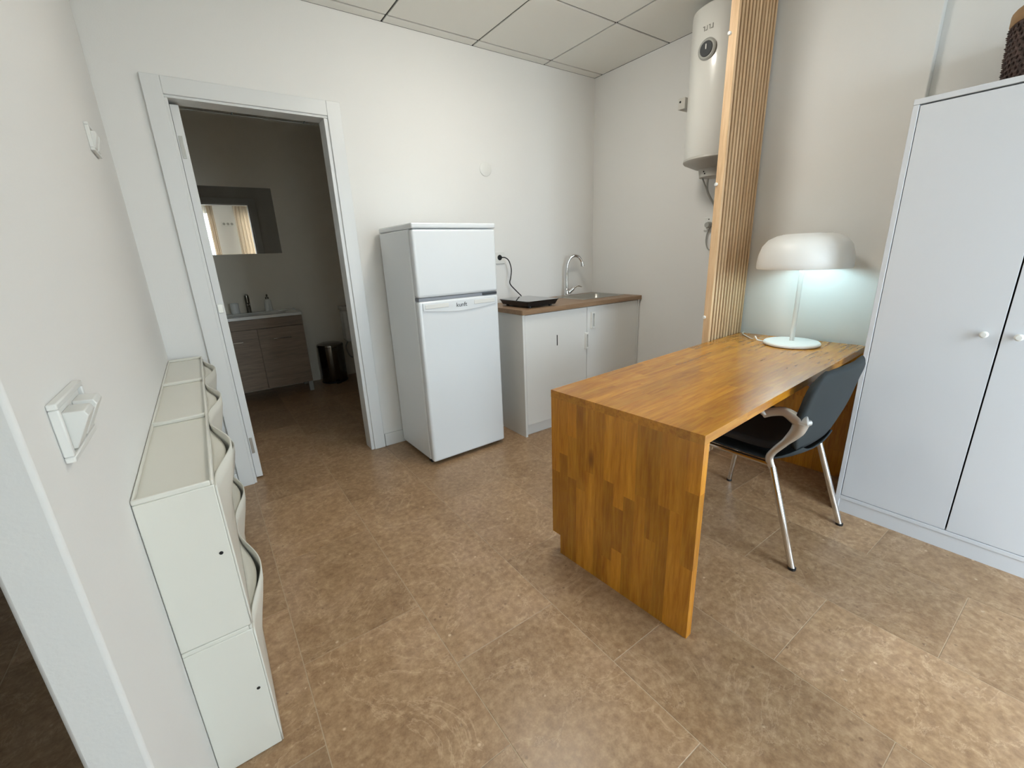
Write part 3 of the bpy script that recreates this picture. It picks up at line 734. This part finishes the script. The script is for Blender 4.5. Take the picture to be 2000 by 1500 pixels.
B(-.36, .362, -.006, -.0005, 0, .595).build('glass', M['mirror'], mir)
B(-.355, .357, -.0004, 0, .004, .591).build('backing', M['greyplastic'], mir)
bn = thing('pedal_bin', 'small dark steel pedal bin beside the vanity', 'bin', (1.205, 2.055, 0))
MB().lathe([(0,.018), (.128,.018), (.130,.022), (.130,.385), (0,.385)], (0,0,0), 40).build('body', M['darksteel'], bn, smooth=True)
MB().lathe([(0,0), (.127,0), (.133,.005), (.133,.0185), (0,.0185)], (0,0,0), 40).build('base_ring', M['black'], bn, smooth=True)
MB().lathe([(.132,.3855), (.134,.395), (.128,.412), (.09,.424), (0,.430)], (0,0,0), 40).build('lid', M['darksteel'], bn, smooth=True)
B(-.025, .025, -.165, -.12, .004, .014).build('pedal', M['black'], bn, bevel=.002)
to = thing('toilet', 'white close-coupled toilet half hidden by the door frame', 'toilet', (1.575, 2.0, 0))
B(-.185, .185, .04, .215, .40, .745).build('cistern', M['ceramic'], to, bevel=.025, seg=4)
B(-.195, .195, .03, .217, .7455, .785).build('cistern_lid', M['ceramic'], to, bevel=.010, seg=3)
MB().cyl((0, .12, .785), .02, .008, 'z', 16).build('flush_button', M['chrome'], to, smooth=True)
MB().lathe([(0,0), (.115,0), (.11,.03), (.10,.16), (.14,.28), (.18,.37), (.182,.395), (.14,.398), (.12,.33), (0,.25)], (0,-.22,0), 36, sy=1.38).build('bowl', M['ceramic'], to, smooth=True)
B(-.10, .10, -.10, .20, 0, .3995).build('pedestal', M['ceramic'], to, bevel=.02, seg=3)
MB().lathe([(0,.4005), (.180,.4005), (.184,.408), (.180,.425), (0,.432)], (0,-.215,0), 36, sy=1.36).build('seat_lid', M['ceramic'], to, smooth=True)
MB().tube([(-.16, .10, .41), (-.19, .12, .34), (-.16, .15, .24), (-.12, .19, .20), (-.12, .215, .20)], .008, 8).build('water_hose', M['steel'], to, smooth=True)

# ------------------------------------------------------------------ street side: curtains and outlet seen in the mirror
def curtain(name, label, x0, x1, y, m, folds, amp, group):
    z0, z1 = .03, 2.47
    mb = MB().grid(lambda u, v: (x0+(x1-x0)*u, y+amp*math.sin(u*folds*2*PI)*(.75+.25*v)+.4*amp*math.sin(u*folds*4.3*PI+1.1), z0+(z1-z0)*v), folds*10, 8)
    return tag(mb.build(name, m, smooth=True, solid=.0015), label, 'curtain', group)
gc = 'curtains at the street windows'
curtain('sheer_curtain', 'bright sheer curtain drawn over the narrow window', .08, .60, -4.075, M['curtain'], 7, .020, gc)
curtain('drape', 'tan drape hanging at the edge of the narrow window', .615, .73, -4.075, M['drape'], 3, .022, gc)
curtain('drape', 'tan drape gathered at the edge of the wide window', 1.09, 1.50, -4.075, M['drape'], 6, .022, gc)
for x0, x1, lab in ((.02, .80, 'white curtain rail over the narrow window'), (1.04, 2.55, 'white curtain rail over the wide window')):
    tag(B(x0, x1, -4.095, -4.055, 2.476, 2.500).build('curtain_rail', M['trim'], bevel=.003), lab, 'curtain rail')
so = thing('wall_outlet', 'triple white power outlet high between the two windows', 'power outlet', (.955, YF, 2.10))
B(-.115, .115, .0005, .012, -.042, .042).build('plate', M['whiteplastic'], so, bevel=.003)
for q in (-1, 0, 1): MB().lathe([(.026,.013), (.022,.0125), (0,.0122)], (q*.072, 0, 0), 20, 'y').build('socket', M['greyplastic'], so, smooth=True)
